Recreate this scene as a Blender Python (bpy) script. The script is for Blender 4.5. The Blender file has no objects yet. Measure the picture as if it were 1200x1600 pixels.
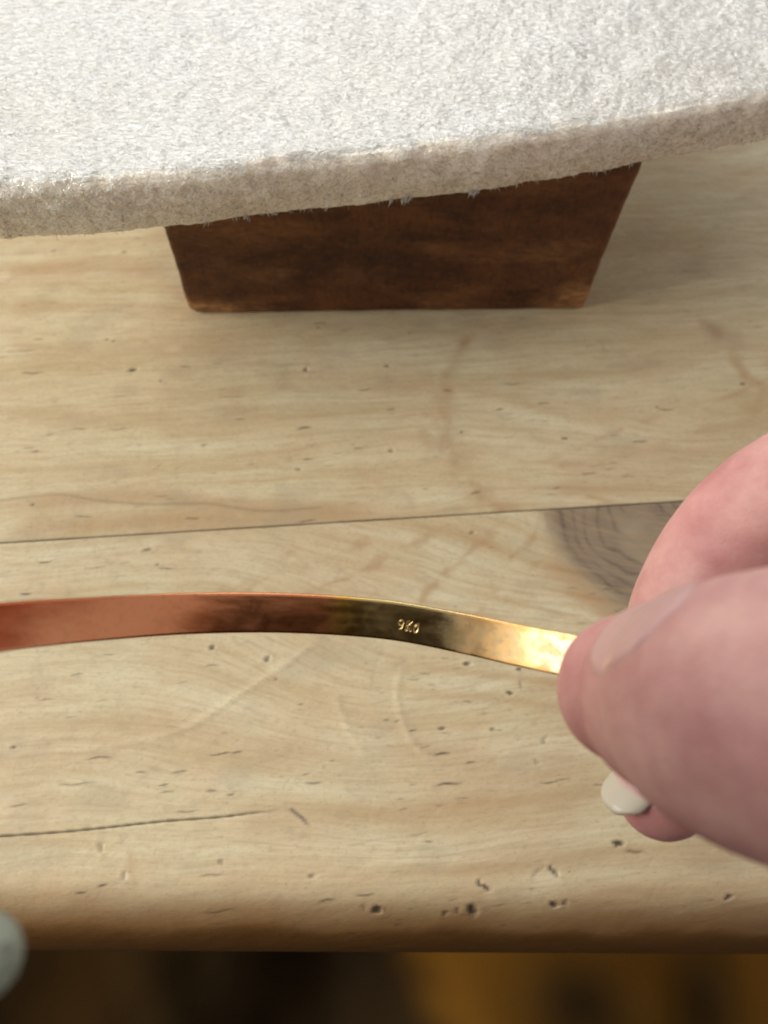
import bpy, math
import numpy as np
from mathutils import Vector, Matrix

rng = np.random.default_rng(11)
SC = bpy.context.scene
COL = SC.collection
MM = 0.001

# ------------------------------------------------------------------ camera
CAM_H = 160.0                      # mm above the table top
F = 1202.0
_th = math.atan(602 / 1202.0)
_ph = math.asin(50 / 602.0)
_r = np.array([1.0, 0, 0]); _f = np.array([0, math.sin(_th), -math.cos(_th)]); _u = np.array([0, math.cos(_th), math.sin(_th)])
CR = _r * math.cos(_ph) + _u * math.sin(_ph)
CU = _u * math.cos(_ph) - _r * math.sin(_ph)
CP = np.array([0, 0, CAM_H])

cam_d = bpy.data.cameras.new('camera')
cam = bpy.data.objects.new('camera', cam_d); COL.objects.link(cam)
cam_d.sensor_fit = 'HORIZONTAL'; cam_d.sensor_width = 36.0; cam_d.lens = 36.0 * F / 1200.0
cam_d.clip_start = 0.004; cam_d.clip_end = 20.0
cam_d.dof.use_dof = True; cam_d.dof.focus_distance = 0.117; cam_d.dof.aperture_fstop = 31.0
m = Matrix.Identity(4)
for i in range(3):
    m[i][0] = CR[i]; m[i][1] = CU[i]; m[i][2] = -_f[i]; m[i][3] = CP[i] * MM
cam.matrix_world = m
SC.camera = cam

# ------------------------------------------------------------------ light of the room
world = bpy.data.worlds.new('World'); SC.world = world; world.use_nodes = True
bg = world.node_tree.nodes['Background']
bg.inputs['Color'].default_value = (0.96, 0.965, 1.0, 1); bg.inputs['Strength'].default_value = 0.56

def area_light(name, loc, target, sx, sy, power, color):
    l = bpy.data.lights.new(name, 'AREA'); l.shape = 'RECTANGLE'; l.size = sx; l.size_y = sy
    l.energy = power; l.color = color
    o = bpy.data.objects.new(name, l); COL.objects.link(o)
    o.location = loc
    o.rotation_euler = (Vector(target) - Vector(loc)).to_track_quat('-Z', 'Y').to_euler()
    return o
area_light('window_light', (-1.05, -0.07, 0.62), (0.0, 0.06, 0.03), 0.6, 0.6, 22.0, (1.0, 0.965, 0.90))
area_light('far_window_light', (-0.25, 1.5, 0.95), (0.0, 0.15, 0.05), 1.3, 0.8, 16.0, (0.94, 0.97, 1.0))

SC.view_settings.view_transform = 'Standard'; SC.view_settings.look = 'None'
SC.view_settings.exposure = 0.0; SC.view_settings.gamma = 1.0

# ------------------------------------------------------------------ helpers
def on_z(px, py, z=0.0):
    """where the line of sight through a photo pixel meets the height z (mm)"""
    d = _f + CR * (px - 600) / F - CU * (py - 800) / F
    return CP + d * (z - CP[2]) / d[2]
def cs(X, Y, D):
    return CP + CR * X + CU * Y + _f * D
def pxd(px, py, D):
    return cs((px - 600) / F * D, -(py - 800) / F * D, D)
def cdir(X, Y, D):
    v = CR * X + CU * Y + _f * D
    return v / np.linalg.norm(v)

def make_mesh(name, verts_mm, faces, smooth=True, attrs=None):
    me = bpy.data.meshes.new(name)
    v = np.asarray(verts_mm, dtype=np.float64) * MM
    if isinstance(faces, np.ndarray):
        n, k = faces.shape
        me.vertices.add(len(v)); me.vertices.foreach_set('co', v.astype(np.float32).ravel())
        me.loops.add(n * k); me.loops.foreach_set('vertex_index', faces.astype(np.int32).ravel())
        me.polygons.add(n); me.polygons.foreach_set('loop_start', np.arange(0, n * k, k, dtype=np.int32))
        me.update(calc_edges=True)
    else:
        me.from_pydata(v.tolist(), [], faces); me.update()
    me.validate()
    me.polygons.foreach_set('use_smooth', np.full(len(me.polygons), smooth))
    for k_, a in (attrs or {}).items():
        at = me.attributes.new(k_, 'FLOAT', 'POINT'); at.data.foreach_set('value', np.asarray(a, dtype=np.float32).ravel())
    return me

def add(name, me, mat=None, parent=None, matrix=None):
    o = bpy.data.objects.new(name, me); COL.objects.link(o)
    if mat: me.materials.append(mat)
    if matrix is not None: o.matrix_world = matrix
    if parent:
        o.parent = parent
    return o
def tag(o, label, cat, group=None, kind=None):
    o['label'] = label; o['category'] = cat
    if group: o['group'] = group
    if kind: o['kind'] = kind
    return o
def empty(name, loc_mm):
    o = bpy.data.objects.new(name, None); COL.objects.link(o); o.location = [c * MM for c in loc_mm]; o.empty_display_size = 0.01
    return o
def grid_faces(nu, nv, wrap_v=False):
    i = np.arange(nu - 1)[:, None]; j = np.arange(nv if wrap_v else nv - 1)[None, :]
    a = i * nv + j; b = i * nv + (j + 1) % nv; c = (i + 1) * nv + (j + 1) % nv; d = (i + 1) * nv + j
    return np.stack([a, b, c, d], -1).reshape(-1, 4)

def vnoise(x, y, seed=0):
    """smooth value noise on arrays, range about -1..1"""
    def h(ix, iy):
        n = (ix.astype(np.int64) * 374761393 + iy.astype(np.int64) * 668265263 + seed * 974711) & 0x7fffffff
        n = ((n ^ (n >> 13)) * 1274126177) & 0x7fffffff
        return ((n ^ (n >> 16)) & 0xffff) / 32767.5 - 1
    x0 = np.floor(x); y0 = np.floor(y); fx = x - x0; fy = y - y0
    fx = fx * fx * (3 - 2 * fx); fy = fy * fy * (3 - 2 * fy)
    return (h(x0, y0) * (1 - fx) + h(x0 + 1, y0) * fx) * (1 - fy) + (h(x0, y0 + 1) * (1 - fx) + h(x0 + 1, y0 + 1) * fx) * fy
def fbm(x, y, seed=0, n=4):
    s = 0; a = 1.0
    for k in range(n):
        s = s + a * vnoise(x, y, seed + k * 7); x = x * 2.03 + 3.1; y = y * 2.03 + 1.7; a *= 0.5
    return s
def sstep(a, b, x):
    t = np.clip((x - a) / (b - a), 0, 1); return t * t * (3 - 2 * t)

# ---- node helpers
class NT:
    def __init__(s, name):
        s.m = bpy.data.materials.new(name); s.m.use_nodes = True; s.t = s.m.node_tree
        s.b = s.t.nodes['Principled BSDF']; s.out = s.t.nodes['Material Output']
    def n(s, typ, **k):
        nd = s.t.nodes.new(typ)
        for a, v in k.items(): setattr(nd, a, v)
        return nd
    def link(s, a, b): s.t.links.new(a, b)
    def val(s, sock, v):
        if hasattr(v, 'links') or isinstance(v, bpy.types.NodeSocket): s.link(v, sock)
        else: sock.default_value = v
    def attr(s, name):
        return s.n('ShaderNodeAttribute', attribute_name=name).outputs['Fac']
    def coord(s, scale, kind='Object', rot=(0, 0, 0)):
        tc = s.n('ShaderNodeTexCoord'); mp = s.n('ShaderNodeMapping'); mp.inputs['Scale'].default_value = scale; mp.inputs['Rotation'].default_value = rot
        s.link(tc.outputs[kind], mp.inputs['Vector']); return mp.outputs['Vector']
    def noise(s, vec, scale=1.0, detail=4, rough=0.55, dist=0.0):
        nd = s.n('ShaderNodeTexNoise'); nd.inputs['Scale'].default_value = scale; nd.inputs['Detail'].default_value = detail
        nd.inputs['Roughness'].default_value = rough; nd.inputs['Distortion'].default_value = dist
        s.link(vec, nd.inputs['Vector']); return nd.outputs['Fac']
    def math(s, op, a, b=0.0, c=0.0):
        nd = s.n('ShaderNodeMath', operation=op); s.val(nd.inputs[0], a); s.val(nd.inputs[1], b)
        if len(nd.inputs) > 2: s.val(nd.inputs[2], c)
        return nd.outputs[0]
    def rng(s, v, a, b, lo=0.0, hi=1.0):
        nd = s.n('ShaderNodeMapRange'); nd.interpolation_type = 'SMOOTHSTEP'
        s.val(nd.inputs['Value'], v); nd.inputs['From Min'].default_value = a; nd.inputs['From Max'].default_value = b
        nd.inputs['To Min'].default_value = lo; nd.inputs['To Max'].default_value = hi; return nd.outputs['Result']
    def ramp(s, v, stops):
        nd = s.n('ShaderNodeValToRGB'); e = nd.color_ramp.elements
        while len(e) < len(stops): e.new(0.5)
        for q, (p, c) in zip(e, stops): q.position = p; q.color = (*c, 1)
        s.link(v, nd.inputs['Fac']); return nd.outputs['Color']
    def mix(s, fac, a, b, mode='MIX'):
        nd = s.n('ShaderNodeMix', data_type='RGBA', blend_type=mode)
        s.val(nd.inputs['Factor'], fac)
        for i, v in ((6, a), (7, b)):
            if isinstance(v, tuple): nd.inputs[i].default_value = (*v, 1)
            else: s.link(v, nd.inputs[i])
        return nd.outputs[2]
    def bump(s, h, strength, dist, prev=None):
        nd = s.n('ShaderNodeBump'); nd.inputs['Strength'].default_value = strength; nd.inputs['Distance'].default_value = dist
        s.link(h, nd.inputs['Height'])
        if prev is not None: s.link(prev, nd.inputs['Normal'])
        s.link(nd.outputs['Normal'], s.b.inputs['Normal']); s.link(nd.outputs['Normal'], s.b.inputs['Coat Normal']); return nd.outputs['Normal']
    def set(s, **k):
        for a, v in k.items():
            s.val(s.b.inputs[a.replace('_', ' ')], (*v, 1) if isinstance(v, tuple) and len(v) == 3 and 'Radius' not in a else v)

# ------------------------------------------------------------------ materials
def mat_pine():
    t = NT('pine_wood')
    sep = t.n('ShaderNodeSeparateXYZ'); t.link(t.n('ShaderNodeTexCoord').outputs['Object'], sep.inputs[0])
    cmb = t.n('ShaderNodeCombineXYZ'); t.link(sep.outputs[0], cmb.inputs[0]); t.link(t.attr('flow'), cmb.inputs[1]); t.link(sep.outputs[2], cmb.inputs[2])
    def along_grain(scale):
        mp = t.n('ShaderNodeMapping'); mp.inputs['Scale'].default_value = scale; t.link(cmb.outputs[0], mp.inputs['Vector']); return mp.outputs['Vector']
    long_ = along_grain((11, 120, 60))
    fine = along_grain((90, 900, 400))
    n1 = t.noise(long_, 1.0, 5, 0.6, 0.35)
    n2 = t.noise(fine, 1.0, 4, 0.65)
    blot = t.noise(t.coord((38, 55, 50)), 1.0, 4, 0.6, 0.8)
    speck = t.noise(t.coord((900, 1500, 1500)), 1.0, 4, 0.75)
    base = t.ramp(n1, [(0.26, (0.44, 0.35, 0.195)), (0.48, (0.53, 0.455, 0.285)), (0.74, (0.585, 0.525, 0.355))])
    base = t.mix(t.rng(blot, 0.38, 0.66, 0.0, 0.34), base, (0.50, 0.345, 0.20))
    rg = t.attr('ring')
    base = t.mix(t.math('MULTIPLY', rg, 0.75), base, (0.37, 0.23, 0.10))
    base = t.mix(t.attr('stain'), base, (0.335, 0.185, 0.078))
    base = t.mix(t.math('MULTIPLY', t.attr('grime'), 0.55), base, (0.30, 0.25, 0.17))
    kr = t.attr('knotring')
    kcol = t.mix(kr, (0.225, 0.168, 0.112), (0.085, 0.058, 0.044))
    base = t.mix(t.attr('knot'), base, kcol)
    base = t.mix(t.math('MULTIPLY', t.attr('pale'), 0.30), base, (0.70, 0.60, 0.42))
    base = t.mix(t.rng(n2, 0.42, 0.68, 0.0, 0.40), base, (0.36, 0.255, 0.14))
    base = t.mix(t.rng(speck, 0.50, 0.72, 0.0, 0.42), base, (0.27, 0.20, 0.125))
    gl = t.noise(along_grain((10, 480, 300)), 1.0, 3, 0.6, 0.2)
    base = t.mix(t.rng(gl, 0.50, 0.66, 0.0, 0.26), base, (0.36, 0.255, 0.135))
    base = t.mix(t.attr('edge_shade'), base, (0.19, 0.083, 0.019))  # amber brown shade of the front edge, painted into the wood colour
    base = t.mix(t.rng(t.attr('edge_shade'), 0.80, 1.0, 0.0, 0.6), base, (0.07, 0.03, 0.008))  # second, darker stage of the painted edge shade
    base = t.mix(t.attr('dark'), base, (0.055, 0.040, 0.030))
    t.set(Base_Color=base, Roughness=t.rng(n2, 0.3, 0.7, 0.46, 0.62), Specular_IOR_Level=0.32)
    nb = t.bump(n2, 0.12, 0.0002)
    nb = t.bump(t.noise(t.coord((230, 420, 400)), 1.0, 4, 0.6), 0.35, 0.0005, nb)
    t.bump(speck, 0.12, 0.0001, nb)
    return t.m

def mat_block():
    t = NT('stained_brown_wood')
    n1 = t.noise(t.coord((45, 60, 90)), 1.0, 6, 0.68, 0.5)
    weave = t.noise(t.coord((900, 900, 330)), 1.0, 4, 0.65)
    grain = t.noise(t.coord((330, 900, 900)), 1.0, 4, 0.65)
    c = t.ramp(n1, [(0.32, (0.034, 0.013, 0.006)), (0.5, (0.088, 0.031, 0.0105)), (0.72, (0.165, 0.062, 0.019))])
    c = t.mix(t.rng(weave, 0.45, 0.7, 0, 0.55), c, (0.018, 0.009, 0.006))
    c = t.mix(t.rng(grain, 0.48, 0.72, 0, 0.5), c, (0.15, 0.065, 0.024))
    c = t.mix(t.attr('worn'), c, t.ramp(grain, [(0.35, (0.20, 0.085, 0.028)), (0.6, (0.44, 0.225, 0.09))]))
    t.set(Base_Color=c, Roughness=0.6, Specular_IOR_Level=0.3)
    nb = t.bump(grain, 0.3, 0.0002); t.bump(weave, 0.3, 0.0002, nb)
    return t.m

def mat_pad():
    t = NT('offwhite_foam')
    nap = t.attr('nap')
    rot = (0, 0, math.radians(38))
    cell = t.noise(t.coord((620, 1250, 900), rot=rot), 1.0, 3, 0.6, 0.6)
    fine = t.noise(t.coord((1500, 2600, 2200), rot=rot), 1.0, 2, 0.6)
    n = t.noise(t.coord((260, 260, 260)), 1.0, 5, 0.65)
    big = t.noise(t.coord((30, 30, 50)), 1.0, 3, 0.5)
    top = t.ramp(cell, [(0.30, (0.45, 0.43, 0.375)), (0.52, (0.575, 0.555, 0.495)), (0.72, (0.74, 0.725, 0.67))])
    front = t.ramp(n, [(0.28, (0.72, 0.635, 0.495)), (0.5, (0.85, 0.78, 0.65)), (0.72, (0.90, 0.85, 0.75))])
    front = t.mix(t.rng(fine, 0.62, 0.78, 0, 0.35), front, (0.40, 0.31, 0.21))
    c = t.mix(nap, front, top)
    c = t.mix(t.rng(big, 0.42, 0.66, 0, 0.30), c, (0.56, 0.49, 0.39))
    t.set(Base_Color=c, Roughness=t.rng(cell, 0.35, 0.65, 0.20, 0.48), Specular_IOR_Level=0.75, Subsurface_Weight=0.5, Coat_Weight=1.0, Coat_Roughness=0.10)
    t.b.inputs['Subsurface Radius'].default_value = (1.0, 0.85, 0.65); t.b.inputs['Subsurface Scale'].default_value = 0.004
    nb = t.bump(cell, 1.0, 0.0006); nb = t.bump(fine, 0.8, 0.0002, nb); t.bump(n, 0.25, 0.0006, nb)
    return t.m

def mat_fibre(name, col, rough):
    t = NT(name)
    oi = t.attr('tint')
    c = t.mix(oi, col, tuple(x * 0.80 for x in col))
    t.set(Base_Color=c, Roughness=rough, Specular_IOR_Level=0.9)
    tr = t.n('ShaderNodeBsdfTranslucent'); t.link(c, tr.inputs['Color'])
    mx = t.n('ShaderNodeMixShader'); mx.inputs[0].default_value = 0.5
    t.link(t.b.outputs[0], mx.inputs[1]); t.link(tr.outputs[0], mx.inputs[2]); t.link(mx.outputs[0], t.out.inputs['Surface'])
    return t.m

def mat_gold():
    t = NT('gold_tarnish_reflections')
    s = t.attr('along')
    n = t.noise(t.coord((210, 210, 210)), 1.0, 4, 0.6, 0.5)
    sm = t.math('ADD', s, t.math('MULTIPLY', t.math('SUBTRACT', n, 0.5), 0.03))
    base = t.ramp(sm, [(0.0, (0.70, 0.275, 0.125)), (0.47, (0.72, 0.265, 0.115)), (0.545, (0.70, 0.26, 0.10)), (0.575, (0.66, 0.36, 0.08)),  # copper, olive and pale gold zones: reflections painted into the base colour
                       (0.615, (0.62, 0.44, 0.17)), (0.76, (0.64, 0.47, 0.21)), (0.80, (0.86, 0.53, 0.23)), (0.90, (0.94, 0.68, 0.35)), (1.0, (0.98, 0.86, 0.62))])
    fine = t.noise(t.coord((1400, 1400, 1400)), 1.0, 3, 0.6)
    base = t.mix(t.rng(fine, 0.5, 0.75, 0, 0.25), base, (0.30, 0.15, 0.06))
    pat = t.math('MULTIPLY', t.attr('patina'), t.rng(n, 0.42, 0.60))
    base = t.mix(t.math('MULTIPLY', pat, 0.5), base, (0.46, 0.44, 0.27))
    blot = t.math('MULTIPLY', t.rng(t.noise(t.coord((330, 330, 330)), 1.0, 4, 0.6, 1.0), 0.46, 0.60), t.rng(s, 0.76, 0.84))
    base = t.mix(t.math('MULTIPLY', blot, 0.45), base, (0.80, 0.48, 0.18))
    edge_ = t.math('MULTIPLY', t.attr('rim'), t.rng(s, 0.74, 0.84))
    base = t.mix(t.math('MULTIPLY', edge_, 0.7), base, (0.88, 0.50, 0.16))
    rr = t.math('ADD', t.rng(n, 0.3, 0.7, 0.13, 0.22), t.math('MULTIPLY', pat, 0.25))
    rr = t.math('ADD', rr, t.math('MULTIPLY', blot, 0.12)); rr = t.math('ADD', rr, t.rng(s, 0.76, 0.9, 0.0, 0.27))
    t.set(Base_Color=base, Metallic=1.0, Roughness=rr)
    brush = t.noise(t.coord((300, 2600, 2600)), 1.0, 2, 0.5); nb = t.bump(n, 0.03, 0.0003); t.bump(brush, 0.05, 0.00005, nb)
    return t.m

def mat_skin():
    t = NT('skin')
    n = t.noise(t.coord((130, 130, 130)), 1.0, 6, 0.65)
    f = t.noise(t.coord((900, 900, 900)), 1.0, 3, 0.6)
    c = t.ramp(n, [(0.3, (0.44, 0.195, 0.175)), (0.5, (0.535, 0.275, 0.242)), (0.68, (0.62, 0.355, 0.30))])
    c = t.mix(t.math('MULTIPLY', t.attr('flush'), 0.5), c, (0.52, 0.175, 0.165))
    t.set(Base_Color=c, Roughness=0.52, Specular_IOR_Level=0.38, Subsurface_Weight=0.35)
    t.b.inputs['Subsurface Radius'].default_value = (1.0, 0.35, 0.2); t.b.inputs['Subsurface Scale'].default_value = 0.0025
    wr = t.n('ShaderNodeTexVoronoi', feature='DISTANCE_TO_EDGE'); wr.inputs['Scale'].default_value = 1.0
    t.link(t.coord((1300, 1300, 1300)), wr.inputs['Vector'])
    nb = t.bump(t.rng(wr.outputs['Distance'], 0.0, 0.15), 0.22, 0.00012); t.bump(f, 0.2, 0.0002, nb)
    return t.m
def mat_nail():
    t = NT('fingernail')
    e = t.attr('free')
    c = t.mix(e, (0.57, 0.335, 0.305), (0.53, 0.47, 0.355))
    st = t.noise(t.coord((500, 500, 500)), 1.0, 2, 0.5)
    t.set(Base_Color=c, Roughness=0.34, Specular_IOR_Level=0.45, Subsurface_Weight=0.3)
    t.b.inputs['Subsurface Radius'].default_value = (1.0, 0.5, 0.3); t.b.inputs['Subsurface Scale'].default_value = 0.001
    t.bump(st, 0.08, 0.0002)
    return t.m
def mat_cloth():
    t = NT('dark_amber_cloth')
    w = t.attr('amber')
    n = t.noise(t.coord((14, 14, 14)), 1.0, 3, 0.5)
    c = t.ramp(n, [(0.35, (0.013, 0.0075, 0.003)), (0.65, (0.036, 0.021, 0.008))])
    c = t.mix(w, c, (0.23, 0.098, 0.010))
    wv = t.noise(t.coord((1200, 1200, 1200)), 1.0, 2, 0.5)
    t.set(Base_Color=c, Roughness=0.95, Specular_IOR_Level=0.05); t.bump(wv, 0.4, 0.0005)
    return t.m
def mat_pale_cloth():
    t = NT('pale_grey_cloth')
    wv = t.noise(t.coord((900, 900, 900)), 1.0, 3, 0.5)
    c = t.ramp(wv, [(0.3, (0.22, 0.235, 0.17)), (0.7, (0.29, 0.305, 0.225))])
    t.set(Base_Color=c, Roughness=0.9); t.bump(wv, 0.4, 0.0005)
    return t.m

PINE = mat_pine(); BLOCK = mat_block(); PAD = mat_pad(); GOLD = mat_gold(); SKIN = mat_skin(); NAIL = mat_nail(); CLOTH = mat_cloth(); PALE_CLOTH = mat_pale_cloth()
PILE = mat_fibre('white_pile_fibre', (0.88, 0.86, 0.82), 0.20)
LINT = mat_fibre('cream_cut_fibre', (0.72, 0.65, 0.54), 0.55)

# ------------------------------------------------------------------ table top of planks
seamA = on_z(0, 848)[:2]; seamB = on_z(1060, 783)[:2]
gdir = (seamB - seamA) / np.linalg.norm(seamB - seamA); gnor = np.array([-gdir[1], gdir[0]])
def uv(px, py):
    q = on_z(px, py)[:2] - seamA
    return float(q @ gdir), float(q @ gnor)
table = empty('wooden_table', (seamA[0], seamA[1], 0)); table.rotation_euler = (0, 0, math.atan2(gdir[1], gdir[0]))
tag(table, 'pale pine plank table top with a rounded front edge', 'table')
THICK = 36.0

def spaced(lo, hi, dlo, dhi, fine, coarse=12.0):
    a = list(np.arange(dlo, dhi, fine)) + [dhi]
    x = dlo; step = fine
    left = []
    while x > lo:
        step = min(step * 1.5, coarse); x -= step; left.append(max(x, lo))
    right = []; x = dhi; step = fine
    while x < hi:
        step = min(step * 1.5, coarse); x += step; right.append(min(x, hi))
    return np.array(left[::-1] + a + right)

def ell(U, V, cu, cv, a, b, ang=0.0, soft=0.5):
    c, s = math.cos(ang), math.sin(ang)
    x = (U - cu) * c + (V - cv) * s; y = -(U - cu) * s + (V - cv) * c
    d = np.sqrt((x / a) ** 2 + (y / b) ** 2)
    return 1 - sstep(1 - soft, 1 + soft, d)
def poly_dist(U, V, pts):
    d = np.full(U.shape, 1e9); tt = np.zeros(U.shape)
    L = 0
    for (x0, y0), (x1, y1) in zip(pts[:-1], pts[1:]):
        dx, dy = x1 - x0, y1 - y0; l2 = dx * dx + dy * dy
        t = np.clip(((U - x0) * dx + (V - y0) * dy) / l2, 0, 1)
        e = np.hypot(U - x0 - t * dx, V - y0 - t * dy)
        k = e < d; d[k] = e[k]; tt[k] = (L + t[k])
        L += 1
    return d, tt / L
def smooth_path(pts, n=10):
    p = np.array(pts, float); P = np.vstack([2 * p[0] - p[1], p, 2 * p[-1] - p[-2]]); out = []
    for i in range(1, len(P) - 2):
        for t in np.linspace(0, 1, n, endpoint=False):
            a, b, c, d = P[i - 1], P[i], P[i + 1], P[i + 2]
            out.append(0.5 * ((2 * b) + (c - a) * t + (2 * a - 5 * b + 4 * c - d) * t * t + (3 * b - a - 3 * c + d) * t ** 3))
    out.append(p[-1]); return np.array(out)

KNOT = np.array(uv(1092, 770))

def plank(name, u, v_of, nv_fine, which):
    """u: stations along the grain, v_of(u) -> (front, back); builds top sheet with relief, masks, edges and underside"""
    nu = len(u); vv = nv_fine; nv = len(vv)
    fr, bk = v_of(u)
    Um = np.repeat(u[:, None], nv, 1)
    Vm = fr[:, None] + (bk - fr)[:, None] * vv[None, :]
    Z = np.zeros_like(Um)
    dark = np.zeros_like(Um); pale = np.zeros_like(Um); stain = np.zeros_like(Um); grime = np.zeros_like(Um)
    knot = np.zeros_like(Um); kring = np.zeros_like(Um)
    U, V = Um, Vm
    wob = 1.2 * fbm(U / 45, V / 18, 3, 3)
    if which == 'front':
        kd = np.hypot((U - KNOT[0]) * 0.92, (V - KNOT[1]) * 1.0)
        ang = np.arctan2(V - KNOT[1], U - KNOT[0])
        kdw = kd + 1.6 * vnoise(ang * 2.2, kd / 9, 5) + 0.6 * fbm(U / 5, V / 5, 9, 2)
        # growth lines swing round the knot
        phase = (V + 36 * np.exp(-(kd / 58) ** 2) * np.sign(1)) / 7.2 + wob * 0.20
        flow = V + 36 * np.exp(-(kd / 58) ** 2) + 14 * np.exp(-(((U - uv(600, 1080)[0]) / 32) ** 2 + ((V - uv(600, 1080)[1]) / 26) ** 2)) + 1.5 * wob
        near = sstep(95, 35, kd)
        lines = np.clip(np.sin(2 * math.pi * phase) * 0.5 + 0.5, 0, 1) ** (1 + 3 * near)
        ring = lines * (0.28 + 0.72 * near) * sstep(-0.9, 0.6, fbm(U / 22, V / 10, 21, 3))
        knot = sstep(39.5, 32.5, kdw) * (0.95 + 0.15 * fbm(U / 9, V / 9, 33, 3))
        halo = sstep(39, 35, kdw) * sstep(28, 35, kdw)
        rr = kdw + 0.5 * vnoise(ang * 7, kd / 3, 77)
        kring = (np.clip(np.sin(rr * 2 * math.pi / 2.7) * 1.7 - 0.7, 0, 1) * 0.8 * sstep(-1.0, 0.5, fbm(U / 7, V / 7, 41, 3))
                 + 0.30 * sstep(0.0, 0.9, fbm(U / 10 + 5, V / 10, 42, 3)) + 0.5 * halo * sstep(0, 1, np.cos(ang - math.pi)))
        kring = np.clip(kring * 0.8, 0, 1)
        stain = np.maximum(stain, 0.7 * sstep(43, 39, kdw) * sstep(34, 38, kdw) * sstep(0.1, -0.8, np.sin(ang)) )
        for pts, wdt, hgt in (([(520, 985), (432, 1048), (375, 1085), (290, 1138), (215, 1158), (110, 1172), (0, 1172)], 0.8, 0.16),
                              ([(628, 1040), (620, 1085), (630, 1130), (652, 1170), (700, 1202)], 0.7, 0.15),
                              ([(560, 1352), (700, 1347), (890, 1345)], 0.7, 0.12),
                              ([(520, 1080), (540, 1130), (575, 1190)], 0.9, 0.12)):
            d, tt = poly_dist(U, V, smooth_path([uv(*p) for p in pts]))
            k = np.exp(-(d / wdt) ** 2) * sstep(0, 0.12, tt) * sstep(1, 0.85, tt)
            Z += hgt * k; pale = np.maximum(pale, k * 0.4)
        # fan of darker growth arcs left of the knot
        for pts, am in (([(790, 815), (720, 870), (650, 935), (560, 965), (470, 985)], .8), ([(700, 822), (610, 870), (520, 915), (400, 950)], .7), ([(840, 830), (790, 890), (745, 960), (700, 1010)], .7),
                    ([(600, 835), (480, 880), (340, 930)], .5), ([(850, 870), (800, 925), (770, 990)], .6), ([(470, 855), (410, 905), (360, 945)], .55),
                    ([(640, 1160), (720, 1195), (830, 1190)], .6), ([(900, 1075), (860, 1100), (835, 1130)], .5), ([(200, 1330), (212, 1400), (205, 1440)], .5)):
            P = smooth_path([uv(*p) for p in pts])
            d, tt = poly_dist(U + 0.8 * fbm(U / 4, V / 4, 51, 2), V + 0.8 * fbm(U / 4, V / 4, 52, 2), P)
            wd = 1.1 + 0.7 * vnoise(tt * 9, d * 0, 4)
            k = np.exp(-(d / wd) ** 2) * sstep(-0.7, 0.5, fbm(U / 5, V / 5, 53, 3))
            stain = np.maximum(stain, am * 0.75 * k)
        # darker, warmer winter wood bands near the front edge
        for pts, wd, am in (([(0, 1180), (250, 1190), (480, 1170)], 5, .25), ([(400, 1290), (700, 1262), (930, 1238)], 3.2, .42), ([(300, 1395), (700, 1372), (1200, 1330)], 4, .35), ([(0, 1425), (300, 1440), (700, 1425), (1200, 1420)], 5.5, .55), ([(640, 1165), (760, 1210), (900, 1205)], 4.5, .35), ([(860, 1090), (960, 1130)], 5, .4)):
            d, tt = poly_dist(U, V, smooth_path([uv(*p) for p in pts]))
            stain = np.maximum(stain, am * np.exp(-(d / wd) ** 2) * (0.75 + 0.35 * fbm(U / 20, V / 3, 61, 3)))
        d, tt = poly_dist(U, V, smooth_path([uv(*p) for p in [(-60, 1312), (0, 1307), (120, 1298), (250, 1284), (340, 1277), (400, 1270), (455, 1265)]]))
        k = sstep(0.25, 0.06, d) * sstep(1.0, 0.72, tt)
        dark = np.maximum(dark, k * 0.85); Z -= 0.5 * k
        d, tt = poly_dist(U, V, [uv(455, 1265), uv(472, 1278), uv(487, 1295)])
        dark = np.maximum(dark, 0.6 * sstep(0.5, 0.2, d) * sstep(1, .6, tt))
        nicks = [(590, 1422, 1.15, .75, .1, 1, .45), (740, 1422, 1.1, 1.3, .5, .9, .6), (697, 1427, .9, .25, .5, .8, .2), (716, 1423, .22, .7, 0, .7, .2), (760, 1387, 1.3, .35, -.5, .85, .4), (748, 1380, .3, .8, .2, .8, .3),
                 (869, 1413, .9, .6, 0, .9, .5), (884, 1411, .9, .3, .5, .55, .2), (966, 1318, 1.3, .6, -.1, 1, .4), (992, 1331, 2.2, .18, -.1, .6, .1), (866, 1362, 1.6, .25, -.9, .7, .4), (840, 1362, 2.0, .2, .5, .35, .1),
                 (489, 1369, .7, .5, 0, .35, .3), (332, 1012, .6, .5, 0, .8, .3), (418, 1030, .7, .6, .8, .6, .3), (798, 1083, 1.0, .4, -.3, .9, .3), (812, 1070, .2, 1.2, 0, .4, .1), (730, 1037, .9, .5, 0, .8, .3), (812, 1046, .6, .5, 0, .8, .3),
                 (1140, 1402, 1.2, .5, .4, .75, .3), (230, 859, 1.4, .45, .2, .6, .2), (245, 883, .3, .3, 0, .6, .1), (738, 832, .5, .6, .4, .55, .3), (602, 1422, .12, .8, .6, .5, .1), (568, 1418, .12, .8, 0, .4, .1), (850, 1155, .12, 1.0, -.5, .5, .1), (838, 1190, .12, .9, 0, .4, .1),
                 (345, 1348, .7, .25, -.9, .5, .1), (22, 1167, .8, .4, 0, .7, .2), (193, 1370, .3, .9, .2, .5, .2), (157, 1325, .4, 1.3, .3, .4, .2), (430, 1062, .25, .25, 0, .8, .1), (770, 1140, .9, .3, .2, .6, .2), (690, 1138, .8, .3, 0, .8, .2)]
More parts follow.
